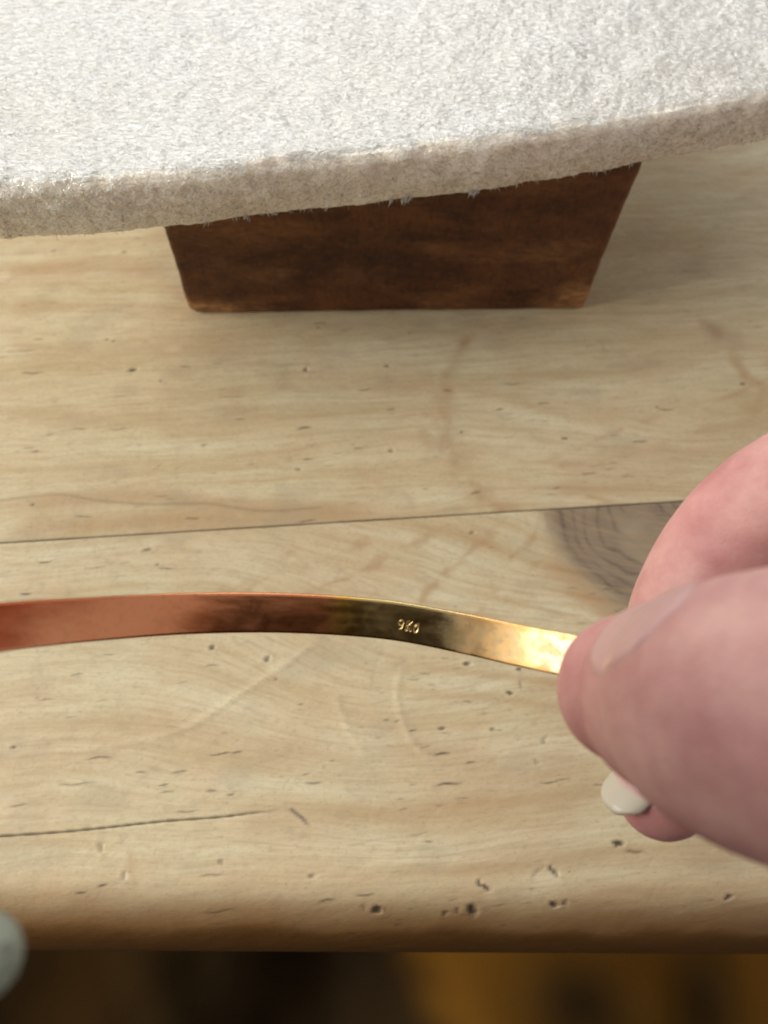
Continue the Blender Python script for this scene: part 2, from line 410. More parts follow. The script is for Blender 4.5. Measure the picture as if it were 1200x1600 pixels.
        dashes = [(70, 878, 4), (150, 887, 6), (195, 880, 3), (260, 888, 4), (40, 928, 3), (120, 1054, 3), (330, 1040, 4), (470, 1100, 1.5), (345, 1178, 6), (155, 1184, 6), (120, 1225, 8), (260, 1238, 4), (30, 1258, 4), (490, 1223, 4), (280, 1206, 4.5), (220, 1207, 3), (255, 1226, 3), (330, 1236, 2.5), (360, 1241, 2), (370, 1176, 3),
                  (290, 1268, 5), (340, 1424, 8), (510, 1407, 4), (570, 1398, 5), (125, 1394, 2.5), (160, 1384, 2), (330, 1367, 5), (620, 1127, 1.5), (645, 1142, 2), (665, 1167, 3), (690, 1178, 4), (735, 1192, 2.5), (880, 1217, 3), (700, 1225, 8), (860, 1222, 6), (670, 1315, 2)]
        pale_spots = [(748, 1428, 1.8, 1.5), (766, 1395, 1.4, 1.2), (880, 1417, 1.6, 1.0), (495, 1372, 1.8, .8), (736, 1040, 1.2, 1.0), (198, 1376, .8, 1.2), (850, 1375, 3, 2)]
        seed = 5
    else:
        phase = V / 9.0 + wob * 0.35 + 2.2 * np.exp(-(((U - uv(1100, 690)[0]) / 45) ** 2 + ((V - uv(1100, 690)[1]) / 20) ** 2))
        ring = (np.sin(2 * math.pi * phase) * 0.5 + 0.5) * 0.42 * sstep(-0.8, 0.7, fbm(U / 60, V / 9, 13, 3))
        cu, cv = uv(1130, 745)
        flow = V + 10 * np.exp(-(((U - uv(1150, 700)[0]) / 40) ** 2 + ((V - uv(1150, 700)[1]) / 16) ** 2)) + 1.5 * wob
        # broad cathedral flame on the right, sharply edged
        P = smooth_path([uv(*p) for p in [(1260, 560), (1140, 620), (1000, 660), (860, 718), (850, 735), (880, 765), (990, 790)]])
        d, tt = poly_dist(U + 1.0 * fbm(U / 6, V / 3, 71, 2), V, P)
        x0, y0 = uv(860, 722)
        inside = sstep(-1.0, 3.0, (U - x0) - 0.0) * sstep(0.0, 1.5, (V - (y0 - 10))) * sstep(1.0, -1.0, V - (y0 + (U - x0) * 0.19))
        stain = np.maximum(stain, 0.42 * inside * (0.75 + 0.4 * fbm(U / 16, V / 2.5, 72, 3)))
        stain = np.maximum(stain, 0.45 * np.exp(-(d / 0.8) ** 2) * sstep(-0.6, 0.5, fbm(U / 6, V / 6, 73, 2)))
        # old ring of a wet cup and smudges
        for pts, am, wd in (([(735, 525), (705, 570), (690, 640), (700, 700), (730, 750), (775, 790), (810, 805)], .62, 2.2), ([(660, 680), (680, 730), (720, 765)], .35, 1.5), ([(1100, 500), (1135, 540), (1165, 590), (1190, 600)], .6, 2.2), ([(1205, 560), (1190, 600), (1180, 650)], .45, 1.8), ([(560, 740), (600, 760), (640, 790)], .25, 1.2)):
            P = smooth_path([uv(*p) for p in pts])
            d, tt = poly_dist(U + 1.3 * fbm(U / 6, V / 6, 81, 3), V + 1.3 * fbm(U / 6, V / 6, 82, 3), P)
            k = np.exp(-(d / wd) ** 2) * np.clip(0.55 + 0.7 * fbm(U / 5, V / 5, 83, 3), 0, 1.2)
            stain = np.maximum(stain, am * k)
        for px, py, a, am in ((752, 770, 4, .5), (690, 645, 3, .5), (700, 700, 2.5, .35), (1180, 640, 4, .4)):
            cu, cv = uv(px, py); stain = np.maximum(stain, am * ell(U, V, cu, cv, a, a * 0.7, 0, .8) * (0.6 + 0.5 * fbm(U / 2, V / 2, 84, 2)))
        for pts, wd, am in (([(0, 790), (200, 775), (330, 785), (480, 790), (640, 785)], 2.6, .5), ([(0, 820), (300, 812), (640, 800)], 4, .45), ([(0, 650), (150, 655), (300, 650)], 2.5, .3), ([(0, 485), (200, 478), (500, 500)], 2, .35), ([(0, 545), (200, 545), (420, 545)], 2, .3), ([(560, 605), (800, 590), (1150, 560)], 2.5, .25), ([(0, 425), (150, 420), (280, 430)], 3, .4)):
            d, tt = poly_dist(U, V + 0.8 * fbm(U / 30, V / 9, 91, 2), smooth_path([uv(*p) for p in pts]))
            stain = np.maximum(stain, am * np.exp(-(d / wd) ** 2) * sstep(0, .1, tt) * sstep(1, .8, tt))
        d, tt = poly_dist(U, V + 0.8 * fbm(U / 30, V / 9, 91, 2), smooth_path([uv(*p) for p in [(0, 783), (90, 774), (150, 781), (240, 786), (330, 785), (420, 792), (500, 789)]]))
        dark = np.maximum(dark, 0.22 * sstep(0.5, 0.2, d))
        nicks = [(208, 578, 1.3, .55, .1, .9, .4), (252, 596, .5, .7, .3, .55, .2), (478, 577, .5, .9, 0, .7, .5), (604, 572, .35, .6, .2, .85, .3), (178, 533, .45, .45, .4, .9, .2), (168, 531, .2, .2, 0, .7, .1), (612, 704, .5, .8, .1, .6, .4), (466, 733, .6, .4, 0, .75, .3), (883, 684, .9, .35, 0, .8, .2), (722, 675, .4, .4, 0, .8, .2), (1027, 636, .4, .4, 0, .7, .2), (845, 631, .4, .5, 0, .5, .2),
                 (50, 789, .3, .3, 0, .9, .1), (320, 695, .9, .25, .4, .55, .1), (745, 770, 1.5, .5, .2, .45, .1), (665, 764, .35, .35, 0, .5, .1), (1160, 600, .9, .4, 0, .7, .1), (195, 394, .8, .5, 0, .5, .2), (84, 392, .8, .5, 0, .45, .2), (500, 512, 1.0, .5, 0, .3, .2), (640, 520, .5, .3, 0, .4, .1)]
        dashes = [(40, 548, 5), (50, 583, 6), (60, 530, 3), (185, 670, 7), (55, 705, 2.5), (125, 670, 4), (375, 655, 3), (475, 669, 4), (480, 718, 2.5), (480, 814, 5), (130, 807, 5), (360, 620, 6), (570, 609, 5), (500, 505, 6), (290, 573, 3), (340, 568, 3), (800, 600, 6), (780, 640, 3), (850, 630, 4), (960, 680, 4), (1000, 690, 5), (920, 740, 5), (980, 745, 4), (870, 762, 3), (1040, 640, 5), (700, 610, 3), (610, 640, 3), (560, 700, 3), (300, 810, 4)]
        pale_spots = [(480, 584, .9, .9), (616, 708, 1.0, .8), (270, 545, 2, 1), (560, 560, 12, 5)]
        seed = 9
    g = np.random.default_rng(seed)
    for px, py, a, b, an, am, dep in nicks:
        cu, cv = uv(px, py); sel = (np.abs(U - cu) < 6) & (np.abs(V - cv) < 6)
        wu = U[sel] + 0.22 * vnoise(U[sel] * 2.2, V[sel] * 2.2, seed); wv = V[sel] + 0.22 * vnoise(U[sel] * 2.2, V[sel] * 2.2, seed + 1)
        k = ell(wu, wv, cu, cv, max(a * .8, .36), max(b * .8, .36), an, .5)
        dark[sel] = np.maximum(dark[sel], am * k * 0.92); Z[sel] -= dep * k
        k2 = ell(wu, wv, cu, cv, a * 1.5, b * 1.7, an, .6) - k
        Z[sel] += 0.10 * np.clip(k2, 0, 1)
    for px, py, a, b in pale_spots:
        cu, cv = uv(px, py); pale = np.maximum(pale, 0.7 * ell(U, V, cu, cv, a, b, 0, .7))
    lim_u = (uv(-40, 900)[0], uv(1240, 900)[0])
    nd = 260 if which == 'front' else 480
    alld = [(uv(x, y)[0], uv(x, y)[1], l * g.uniform(.9, 1.2), g.uniform(.45, .8), g.uniform(.13, .24)) for x, y, l in dashes]
    # clusters of short pore streaks
    for k in range(46):
        c0 = g.uniform(-120, 260); c1 = g.uniform(np.min(fr), min(np.max(bk), 150)); 
        for q in range(g.integers(3, 11)):
            alld.append((c0 + g.normal(0, 7), c1 + g.normal(0, 3.0), abs(g.normal(1.5, 1.1)) + .5, g.uniform(.15, .6), g.uniform(.08, .17)))
    for k in range(nd):
        alld.append((g.uniform(-120, 270), g.uniform(np.min(fr), min(np.max(bk), 170)), abs(g.normal(1.6, 1.6)) + .4, g.uniform(.08, .38), g.uniform(.08, .2)))
    for cu, cv, l, am, wd in alld:
        i0, i1 = np.searchsorted(u, [cu - l, cu + l])
        if i1 <= i0: continue
        a = U[i0:i1]; b = V[i0:i1]
        sl = 0.03 * math.sin(cu * .3)
        k = (1 - sstep(0.5, 1.5, np.abs(b - cv - sl * (a - cu) - 0.12 * np.sin(a * 1.3 + cu)) / max(wd, .14))) * sstep(l * .5, l * .12, np.abs(a - cu))
        dark[i0:i1] = np.maximum(dark[i0:i1], am * k)
    # fine scratches across the grain
    for k in range(70):
        cu, cv = g.uniform(-100, 240), g.uniform(np.min(fr), min(np.max(bk), 150)); an = g.uniform(0, math.pi); l = g.uniform(2, 12)
        i0, i1 = np.searchsorted(u, [cu - l, cu + l])
        if i1 <= i0: continue
        a = U[i0:i1]; b = V[i0:i1]
        d = np.abs(-(a - cu) * math.sin(an) + (b - cv) * math.cos(an) + 0.012 * ((a - cu) * math.cos(an) + (b - cv) * math.sin(an)) ** 2)
        s_ = (a - cu) * math.cos(an) + (b - cv) * math.sin(an)
        kk = (1 - sstep(.1, .3, d)) * sstep(l, l * .4, np.abs(s_))
        if k % 2: pale[i0:i1] = np.maximum(pale[i0:i1], 0.4 * kk)
        else: grime[i0:i1] = np.maximum(grime[i0:i1], 0.5 * kk)
        Z[i0:i1] -= 0.03 * kk
    grime = np.maximum(grime, 0.55 * sstep(0.25, 1.2, fbm(U / 13, V / 8, seed + 200, 4)))
    grime = np.maximum(grime, 0.5 * sstep(0.75, 1.1, fbm(U / 2.6, V / 1.7, seed + 230, 3)))
    Z += 0.05 * fbm(U / 7, V / 4, seed + 300, 3)
    # edges: soft arris at the joints, a generous round-over along the free front edge
    dF = V - fr[:, None]; dB = bk[:, None] - V
    if which == 'front':
        R_ = 13.0
        x = np.clip(dF, 0, R_); Z -= 22.0 - 22.0 * np.sqrt(np.clip(1 - (1 - x / R_) ** 2, 0, None))
        Z -= 0.2 * sstep(0.35, 0, dB)
    else:
        Z -= 0.2 * sstep(0.35, 0, dF) + 0.2 * sstep(0.35, 0, dB)
    edge_sh = sstep(14, 1.5, dF + 1.2 * fbm(U / 18, V / 6, 5, 3)) if which == 'front' else np.zeros_like(U)  # mask of the painted shade, deepening towards the front edge
    joint = sstep(0.30, 0.05, dB) if which == 'front' else sstep(0.30, 0.05, dF)
    dark = np.maximum(dark, 0.55 * joint)
    top = np.stack([U, V, Z], -1).reshape(-1, 3)
    verts = [top]; nt = nu * nv
    under = np.concatenate([np.stack([u, fr, np.full(nu, -THICK)], -1), np.stack([u, bk, np.full(nu, -THICK)], -1)])
    if which == 'front':   # the wall below the round-over
        pass
    verts.append(under)
    faces = [grid_faces(nu, nv)[:, ::-1]]
    i = np.arange(nu - 1)
    faces.append(np.stack([i * nv, (i + 1) * nv, nt + i + 1, nt + i], -1))
    faces.append(np.stack([i * nv + nv - 1, nt + nu + i, nt + nu + i + 1, (i + 1) * nv + nv - 1], -1))
    faces.append(np.stack([nt + i, nt + i + 1, nt + nu + i + 1, nt + nu + i], -1))
    faces = np.concatenate(faces); faces = faces[:, ::-1].copy()
    at = {}
    for k_, a in dict(ring=ring, dark=dark, pale=pale, stain=stain, grime=grime, knot=knot, knotring=kring, edge_shade=edge_sh).items():
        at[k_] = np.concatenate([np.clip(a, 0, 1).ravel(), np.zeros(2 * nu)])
    at['flow'] = np.concatenate([flow.ravel(), fr, bk]) * MM
    me = make_mesh(name, np.concatenate(verts), faces, True, at)
    # end caps
    o = add(name, me, PINE, table)
    return o

uu = spaced(-260, 420, -22, 235, 0.5)
e0 = np.array(uv(0, 1497)); e1 = np.array(uv(1200, 1503))
sl_e = (e1[1] - e0[1]) / (e1[0] - e0[0])
front_len = 92.0
vf = np.concatenate([np.linspace(0, 0.11, 46)[:-1] ** 1.0, np.linspace(0.11, 1, 330)])
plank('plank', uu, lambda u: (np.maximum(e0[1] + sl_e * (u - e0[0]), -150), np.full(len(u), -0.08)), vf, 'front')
uu2 = spaced(-260, 420, -45, 250, 0.55)
vb = np.concatenate([np.linspace(0, 0.02, 14)[:-1], np.linspace(0.02, 1, 470)])
plank('plank', uu2, lambda u: (np.full(len(u), 0.08), np.full(len(u), 142.0)), vb, 'back')
uu3 = spaced(-260, 420, 0, 200, 4.0)
plank('plank', uu3, lambda u: (np.full(len(u), 142.5), np.full(len(u), 262.0)), np.linspace(0, 1, 60), 'far')

# ------------------------------------------------------------------ brown wooden foot
bl = on_z(297, 491)[:2]; br = on_z(910, 484)[:2]
bd = (br - bl) / np.linalg.norm(br - bl); bn = np.array([-bd[1], bd[0]])
BW = float(np.linalg.norm(br - bl)); BH = 49.0; BD = 58.0
def build_block():
    # outline of the front face in (x, z): rounded bottom corners, slightly ragged sides
    def side(x, sgn, r):
        pts = []
        for a in np.linspace(0, 90, 7): 
            pts.append((x + sgn * (-r + r * math.sin(math.radians(a))), r - r * math.cos(math.radians(a))))
        for z in np.linspace(r + 1.5, BH - .3, 30):
            pts.append((x + sgn * (0.16 * float(vnoise(np.array(z / 1.6), np.array(x), 3)) + 0.2 * float(vnoise(np.array(z / 6), np.array(x), 4)) + 0.012 * z), z))
        return pts
    right = side(BW, 1, 1.0); left = side(0.0, -1, 2.9)
    ol = right + left[::-1]
    nx, nz = 90, 44
    # front face as a grid between left and right outline, with a softened arris
    zs = np.concatenate([np.linspace(0, 5, 14)[:-1], np.linspace(5, BH, 31)])
    lx = np.interp(zs, [p[1] for p in left], [p[0] for p in left]); rx = np.interp(zs, [p[1] for p in right], [p[0] for p in right])
    ts = np.concatenate([[0, .004, .012], np.linspace(0.03, 0.97, 84), [.988, .996, 1]])
    X = lx[:, None] + (rx - lx)[:, None] * ts[None, :]; Zf = np.repeat(zs[:, None], len(ts), 1)
    edge = np.minimum(np.minimum((X - lx[:, None]), (rx[:, None] - X)), Zf)
    Yf = 0.45 * sstep(0.7, 0, edge) + 0.12 * fbm(X / 6, Zf / 3, 17, 3)
    n1, n2 = X.shape
    worn = np.clip(0.85 * ell(X, Zf, 5, 0.5, 15, 4.0, -.1, .7) + ell(X, Zf, BW - 4, 3.0, 9, 6, .5, .6) + 0.30 * sstep(1.0, 0.2, np.minimum(Zf, rx[:, None] - X)), 0, 1) * np.clip(0.75 + 0.5 * fbm(X / 5, Zf / 2.5, 19, 3), 0, 1)
    worn = np.clip(worn + 0.25 * sstep(0.2, 1.1, fbm(X / 22, Zf / 7, 29, 3)) , 0, 1)
    front = np.stack([X, Yf, Zf], -1).reshape(-1, 3)
    # rim going back
    idx = np.arange(n1 * n2).reshape(n1, n2)
    loop = np.concatenate([idx[0, :], idx[1:, -1], idx[-1, -2::-1], idx[-2:0:-1, 0]])
    back = front[loop].copy(); back[:, 1] = BD
    nb = len(loop); b0 = n1 * n2
    faces = [grid_faces(n1, n2)]
    j = np.arange(nb); rim = np.stack([loop[j], b0 + j, b0 + (j + 1) % nb, loop[(j + 1) % nb]], -1)
    V = np.concatenate([front, back, [[BW / 2, BD, BH / 2]]]); c = len(V) - 1
    quads = np.concatenate([faces[0], rim])[:, ::-1]
    F_ = quads.tolist() + [[b0 + int(q), b0 + int((q + 1) % nb), c] for q in range(nb)]
    me = make_mesh('wooden_block', V, F_, True, {'worn': np.concatenate([worn.ravel(), worn.ravel()[loop], [0]])})
    mw = Matrix.Translation((bl[0] * MM, bl[1] * MM, 0.0003)) @ Matrix.Rotation(math.atan2(bd[1], bd[0]), 4, 'Z')
    o = add('wooden_block', me, BLOCK, None, mw)
    return o
tag(build_block(), 'dark brown stained wooden block with worn corners standing under the white foam pad', 'block')

# ------------------------------------------------------------------ white plush pad lying on the foot
ZS, ZT = 49.3, 61.0
edge_px = [(-260, 386), (0, 372), (258, 352), (500, 327), (600, 314), (740, 298), (850, 280), (1000, 253), (1100, 235), (1200, 218), (1480, 166)]
ep = smooth_path([on_z(x, y, ZS)[:2] for x, y in edge_px], 40)
seg = np.r_[0, np.cumsum(np.linalg.norm(np.diff(ep, axis=0), axis=1))]
PL = seg[-1]
sdir = (ep[-1] - ep[0]) / PL; snor = np.array([-sdir[1], sdir[0]])
def edge_at(s):
    return np.stack([np.interp(s, seg, ep[:, 0]), np.interp(s, seg, ep[:, 1])], -1)
DEPTH = 120.0
def pad_surface(s, q):
    """q: 0..1 front face bottom to top, 1..1+DEPTH/10 going back across the top (1 unit = 10 mm)"""
    e = edge_at(s)
    h = ZT - ZS; R_ = 2.2
    rag = 0.10 * fbm(s / 2.0, s * 0, 5, 3) + 0.45 * fbm(s / 17, s * 0, 6, 2)
    tf = np.clip(q, 0, 1); back = np.clip(q - 1, 0, None) * 10
    y = np.where(q <= 1, 0.0, back); z = np.where(q <= 1, tf * h, h)
    # rounded arris
    d1 = (1 - tf) * h
    k = np.clip(1 - d1 / R_, 0, 1); y = y + np.where(q <= 1, R_ * 0.3 * k ** 2, 0.0) + np.where(q > 1, R_ * 0.3, 0) + 0.3 * np.where(q <= 1, k, np.exp(-back / 1.5)) * fbm(s / 2.6, s * 0, 48, 3)
    z = z - np.where(q > 1, R_ * 0.3 * np.clip(1 - back / R_, 0, 1) ** 2, R_ * 0.3 * k)
    fade = np.where(q <= 1, 1.0, np.exp(-back / 4))
    y = y + 0.16 * fbm(s / 4, tf * 3.2, 31, 4) * fade - 0.8 * np.sin(np.clip(tf, 0, 1) * math.pi) + rag * (1 - 0.5 * tf) * fade
    z = z + (q > 1) * (0.35 * fbm(s / 14, back / 14, 44, 3) + 0.12 * fbm(s / 3, back / 3, 45, 2) + 0.10 * fbm((s + back) / 2.4, (s - back) / 1.1, 47, 2)) + (q < 0.02) * 0.14 * fbm(s / 1.6, s * 0, 46, 3)
    p = np.empty(s.shape + (3,))
    p[..., 0] = e[..., 0] + snor[0] * y; p[..., 1] = e[..., 1] + snor[1] * y; p[..., 2] = ZS + z
    return p
pad_root = empty('foam_pad', (*(edge_at(np.array([PL / 2]))[0] + snor * 50), ZS))
tag(pad_root, 'thick off white foam pad with glinting rough top and raw cut front edge', 'foam pad')
ss = np.arange(0, PL, 0.45)
qq = np.concatenate([np.linspace(0, 1, 34), 1 + np.linspace(0.02, 6.5, 150), 1 + np.linspace(6.6, DEPTH / 10, 40)])
SS, QQ = np.meshgrid(ss, qq, indexing='ij')
P = pad_surface(SS, QQ)
nS, nQ = SS.shape
und0 = P[:, 0].copy(); und1 = P[:, -1].copy(); und0[:, :2] += snor * 0.4; und0[:, 2] = ZS; und1[:, 2] = ZS
V = np.concatenate([P.reshape(-1, 3), und0, und1]); n0 = nS * nQ; i = np.arange(nS - 1)
Fq = np.concatenate([grid_faces(nS, nQ), np.stack([i * nQ, (i + 1) * nQ, n0 + i + 1, n0 + i], -1)[:, ::-1][:, ::-1],
                     np.stack([n0 + i, n0 + i + 1, n0 + nS + i + 1, n0 + nS + i], -1)])
cap0 = list(range(0, nQ)) ; capN = [(nS - 1) * nQ + k for k in range(nQ)]
Fall = Fq[:, ::-1].tolist() + [cap0 + [n0 + nS, n0], capN[::-1] + [n0 + nS - 1, n0 + 2 * nS - 1]]
def child_world(name, me, mat, parent):
    o = add(name, me, mat); o.parent = parent
    o.matrix_parent_inverse = Matrix.Translation(parent.location).inverted()
    return o
child_world('foam_body', make_mesh('foam_body', V, Fall, True, {'nap': np.r_[sstep(.97, 1.12, QQ + .08 * fbm(SS / 3.5, QQ * 4, 12, 3)).ravel(), np.zeros(2 * nS)]}), PAD, pad_root)

def fibres(name, base, direc, length, width, tint, mat, bend, single=False):
    """tapered three-sided hairs, one bend each"""
    n = len(base)
    d = direc / np.linalg.norm(direc, axis=1, keepdims=True)
    a = np.cross(d, np.array([0.31, 0.2, 0.93])); a /= np.linalg.norm(a, axis=1, keepdims=True); b = np.cross(d, a)
    if single:
        rings = [base + (a * math.cos(q * 2.0944) + b * math.sin(q * 2.0944)) * width[:, None] for q in range(3)] + [base + d * length[:, None] + bend * .5]
        o = np.arange(n)[:, None] * 4
        T = np.concatenate([o + np.array([[q, (q + 1) % 3, 3]]) for q in range(3)])
        me = make_mesh(name, np.stack(rings, 1).reshape(-1, 3), T, True, {'tint': np.repeat(tint, 4)})
        o_ = child_world(name, me, mat, pad_root); o_['kind'] = 'stuff'
        return o_
    mid = base + d * (length * 0.5)[:, None]; tip = base + d * length[:, None] + bend
    mid = mid + bend * 0.22
    rings = []
    for k, (c, w) in enumerate(((base, 1.0), (mid, 0.9))):
        for q in range(3):
            an = q * 2.0944
            rings.append(c + (a * math.cos(an) + b * math.sin(an)) * (width * w)[:, None])
    rings.append(tip)
    V = np.stack(rings, 1).reshape(-1, 3)
    o = np.arange(n)[:, None] * 7
    tris = []
    for q in range(3):
        r = (q + 1) % 3
        tris += [o + np.array([[q, r, 3 + r]]), o + np.array([[q, 3 + r, 3 + q]]), o + np.array([[3 + q, 3 + r, 6]])]
    T = np.concatenate(tris)
    me = make_mesh(name, V, T, True, {'tint': np.repeat(tint, 7)})
    o_ = child_world(name, me, mat, pad_root); o_['kind'] = 'stuff'
    return o_
# thin torn skins of foam lying on the top
s_vis0, s_vis1 = 20, PL - 18
NP = 9000
s = rng.uniform(s_vis0, s_vis1, NP); bk = rng.uniform(-0.6, 63, NP)
base = pad_surface(s, 1 + np.clip(bk, 0.0, None) / 10)
base[:, 2] -= 0.1
a1 = fbm(s / 5.5, bk / 5.5, 101, 3); a2 = fbm(s / 2.1, bk / 2.1, 102, 2)
th = -1.15 + 0.35 * a1 + 0.2 * a2 + rng.normal(0, .45, NP)
lean = np.clip(1.22 + 0.06 * fbm(s / 3.2, bk / 3.2, 103, 2) + rng.normal(0, .24, NP), 0.1, 1.42)
hor = sdir[None] * np.cos(th)[:, None] + snor[None] * np.sin(th)[:, None]
dr = np.concatenate([hor * np.sin(lean)[:, None], np.cos(lean)[:, None]], 1)
ln = rng.uniform(.55, 1.35, NP) * (1 + .15 * a2)
fibres('surface_wisps', base, dr, np.clip(ln, .35, 2), rng.uniform(.03, .07, NP), rng.uniform(0, 1, NP), PILE, np.concatenate([hor * .25, -rng.uniform(.05, .25, (NP, 1))], 1), True)
# torn wisps along the front arris
NO = 260
s = rng.uniform(s_vis0, s_vis1, NO); q = 1 - np.abs(rng.normal(0, .07, NO)) * np.clip(1 + 1.2 * fbm(s / 3, s * 0, 131, 3), .2, 2.5) + .03
th = rng.normal(-1.3, .5, NO); hor = sdir[None] * np.cos(th)[:, None] + snor[None] * np.sin(th)[:, None]
fibres('edge_wisps', pad_surface(s, q), np.concatenate([hor, rng.uniform(-.05, .7, (NO, 1))], 1), rng.uniform(.5, 1.4, NO), rng.uniform(.03, .08, NO), rng.uniform(0, 1, NO), PILE, np.concatenate([hor * .1, -rng.uniform(.1, .5, (NO, 1))], 1))
# short torn strands on the cut front face
NF = 7000
s = rng.uniform(s_vis0, s_vis1, NF); q = rng.uniform(0.0, 1.0, NF) ** 0.85
base = pad_surface(s, q); th = rng.uniform(0, 2 * math.pi, NF)
dr = np.concatenate([sdir[None] * np.cos(th)[:, None] - snor[None] * rng.uniform(.05, .55, (NF, 1)), (np.sin(th) - .25)[:, None]], 1)
fibres('cut_edge_fibres', base, dr, rng.uniform(.4, 1.1, NF), rng.uniform(.025, .05, NF), rng.uniform(0, 1, NF), LINT, rng.normal(0, .15, (NF, 3)))
# frayed tufts hanging from the bottom edge
tb = []; td = []; tl = []; tw = []
def s_of(px):
    e = on_z(px, np.interp(px, [p[0] for p in edge_px], [p[1] for p in edge_px]), ZS)[:2]
    return float(seg[np.argmin(np.linalg.norm(ep - e, axis=1))])
tufts = [(325, 5), (372, 5), (381, 7), (412, 4), (422, 4), (432, 5), (480, 4), (507, 5), (590, 5), (612, 7), (634, 12), (640, 8), (738, 13), (744, 8), (770, 4), (806, 5), (835, 5), (930, 5), (985, 5), (90, 3), (180, 3), (1015, 4)] + [(float(x), 1) for x in rng.uniform(0, 1200, 14)]
for px, n in tufts:
    s0 = s_of(px)
    big = n >= 7
    lead = rng.uniform(-.5, .5)
    for k in range(n):
        tb.append((s0 + rng.normal(0, .35 if big else .5), rng.uniform(0, .05))); 
        v = sdir * (lead + rng.normal(0, .35)) - snor * rng.uniform(.2, .7)
        td.append((v[0], v[1], -rng.uniform(.4, 1.0))); tl.append(rng.uniform(.6, 1.7 if big else 1.1)); tw.append(rng.uniform(.05, .13 if big else .07))
tb = np.array(tb)
fibres('frayed_tufts', pad_surface(tb[:, 0], tb[:, 1]), np.array(td), np.array(tl), np.array(tw), rng.uniform(0, .6, len(tb)), PILE, rng.normal(0, .15, (len(tb), 3)))

# ------------------------------------------------------------------ gold cuff bangle
def cr_path(pts, n):
    return smooth_path(pts, n)
bp = [cs(-45.5, -12.2, 46), cs(-45.5, -11.6, 54), cs(-43.2, -11.4, 66), pxd(0, 981, 77), pxd(150, 968, 85.5), pxd(300, 959.5, 91.5), pxd(450, 959, 95), pxd(600, 969, 96.3), pxd(720, 990, 95.5), pxd(800, 1007, 93.3), pxd(885, 1024, 89.4), pxd(955, 1040, 86.0)]
bp = cr_path(bp, 60)
bl_ = np.r_[0, np.cumsum(np.linalg.norm(np.diff(bp, axis=0), axis=1))]; BL = bl_[-1]
def bang_s(px, py):
    d = [abs((p - CP) @ CR / ((p - CP) @ _f) * F + 600 - px) for p in bp]
    return float(bl_[int(np.argmin(d))])
s_st = bang_s(640, 983)
su = np.unique(np.concatenate([np.arange(0, BL, 0.4), [BL], np.arange(s_st - 2.0, s_st + 2.0, 0.035)]))
cen = np.stack([np.interp(su, bl_, bp[:, k]) for k in range(3)], -1)
# smooth tangent
tan = np.stack([np.interp(su + .6, bl_, bp[:, k]) - np.interp(su - .6, bl_, bp[:, k]) for k in range(3)], -1)
tan[0] = tan[1]; tan /= np.linalg.norm(tan, axis=1, keepdims=True)
tw = sstep(bang_s(640, 975), bang_s(830, 1012), su)          # the end is twisted a little towards the light
upw = CU[None] + _f[None] * (-0.13 + 0.22 * tw)[:, None]; upw /= np.linalg.norm(upw, axis=1, keepdims=True)
wv = upw - (tan * upw).sum(1)[:, None] * tan; wv /= np.linalg.norm(wv, axis=1, keepdims=True)
nin = np.cross(wv, tan)                      # towards the inside of the cuff
nin *= np.sign(nin[len(nin) // 2] @ (-_f))
HW = 2.5; TH = 1.05
vi = np.concatenate([[-HW, -HW + .06, -HW + .16], np.linspace(-HW + .3, HW - .3, 120), [HW - .16, HW - .06, HW]])
hi = np.concatenate([[-.16, -.06, -.01], np.zeros(120), [-.01, -.06, -.16]])
vo = np.linspace(HW, -HW, 14)[0:]; ho = -TH + 0.35 * (vo / HW) ** 2; ho[0] = ho[-1] = -TH + .55
prof_v = np.concatenate([vi, vo]); prof_h = np.concatenate([hi, ho])
def seg_d(x, y, a, b):
    dx, dy = b[0] - a[0], b[1] - a[1]; t = np.clip(((x - a[0]) * dx + (y - a[1]) * dy) / (dx * dx + dy * dy), 0, 1)
    return np.hypot(x - a[0] - t * dx, y - a[1] - t * dy)
def stamp_depth(x, y):
    """punched '9', 'K' and a small oval mark, x right, y up in mm"""
    d = np.full(x.shape, 9.0)
    ring = np.abs(np.hypot((x + 1.03) / .24, (y - .27) / .34) - 1) * .27
    d = np.minimum(d, ring)
    d = np.minimum(d, seg_d(x, y, (-.79, .25), (-.83, -.3))); d = np.minimum(d, seg_d(x, y, (-.83, -.3), (-1.05, -.62)))
    d = np.minimum(d, seg_d(x, y, (-.22, .62), (-.22, -.62))); d = np.minimum(d, seg_d(x, y, (-.18, -.02), (.26, .60))); d = np.minimum(d, seg_d(x, y, (-.08, .1), (.30, -.62)))
    d = np.minimum(d, np.abs(np.hypot((x - .95) / .20, y / .50) - 1) * .22)
    return np.sqrt(np.clip(1 - (d / .115) ** 2, 0, 1)) * .10
XS = np.repeat((su - s_st)[:, None], len(prof_v), 1); VS = np.repeat(prof_v[None], len(su), 0)
Hs = np.repeat(prof_h[None], len(su), 0).copy()
inner = np.zeros(len(prof_v), bool); inner[:len(vi)] = True
near = (np.abs(XS) < 1.9) & inner[None]
ca, sa = math.cos(.05), math.sin(.05)
Hs[near] -= stamp_depth((XS[near] * ca - (VS[near] + .25) * sa), (XS[near] * sa + (VS[near] + .25) * ca))
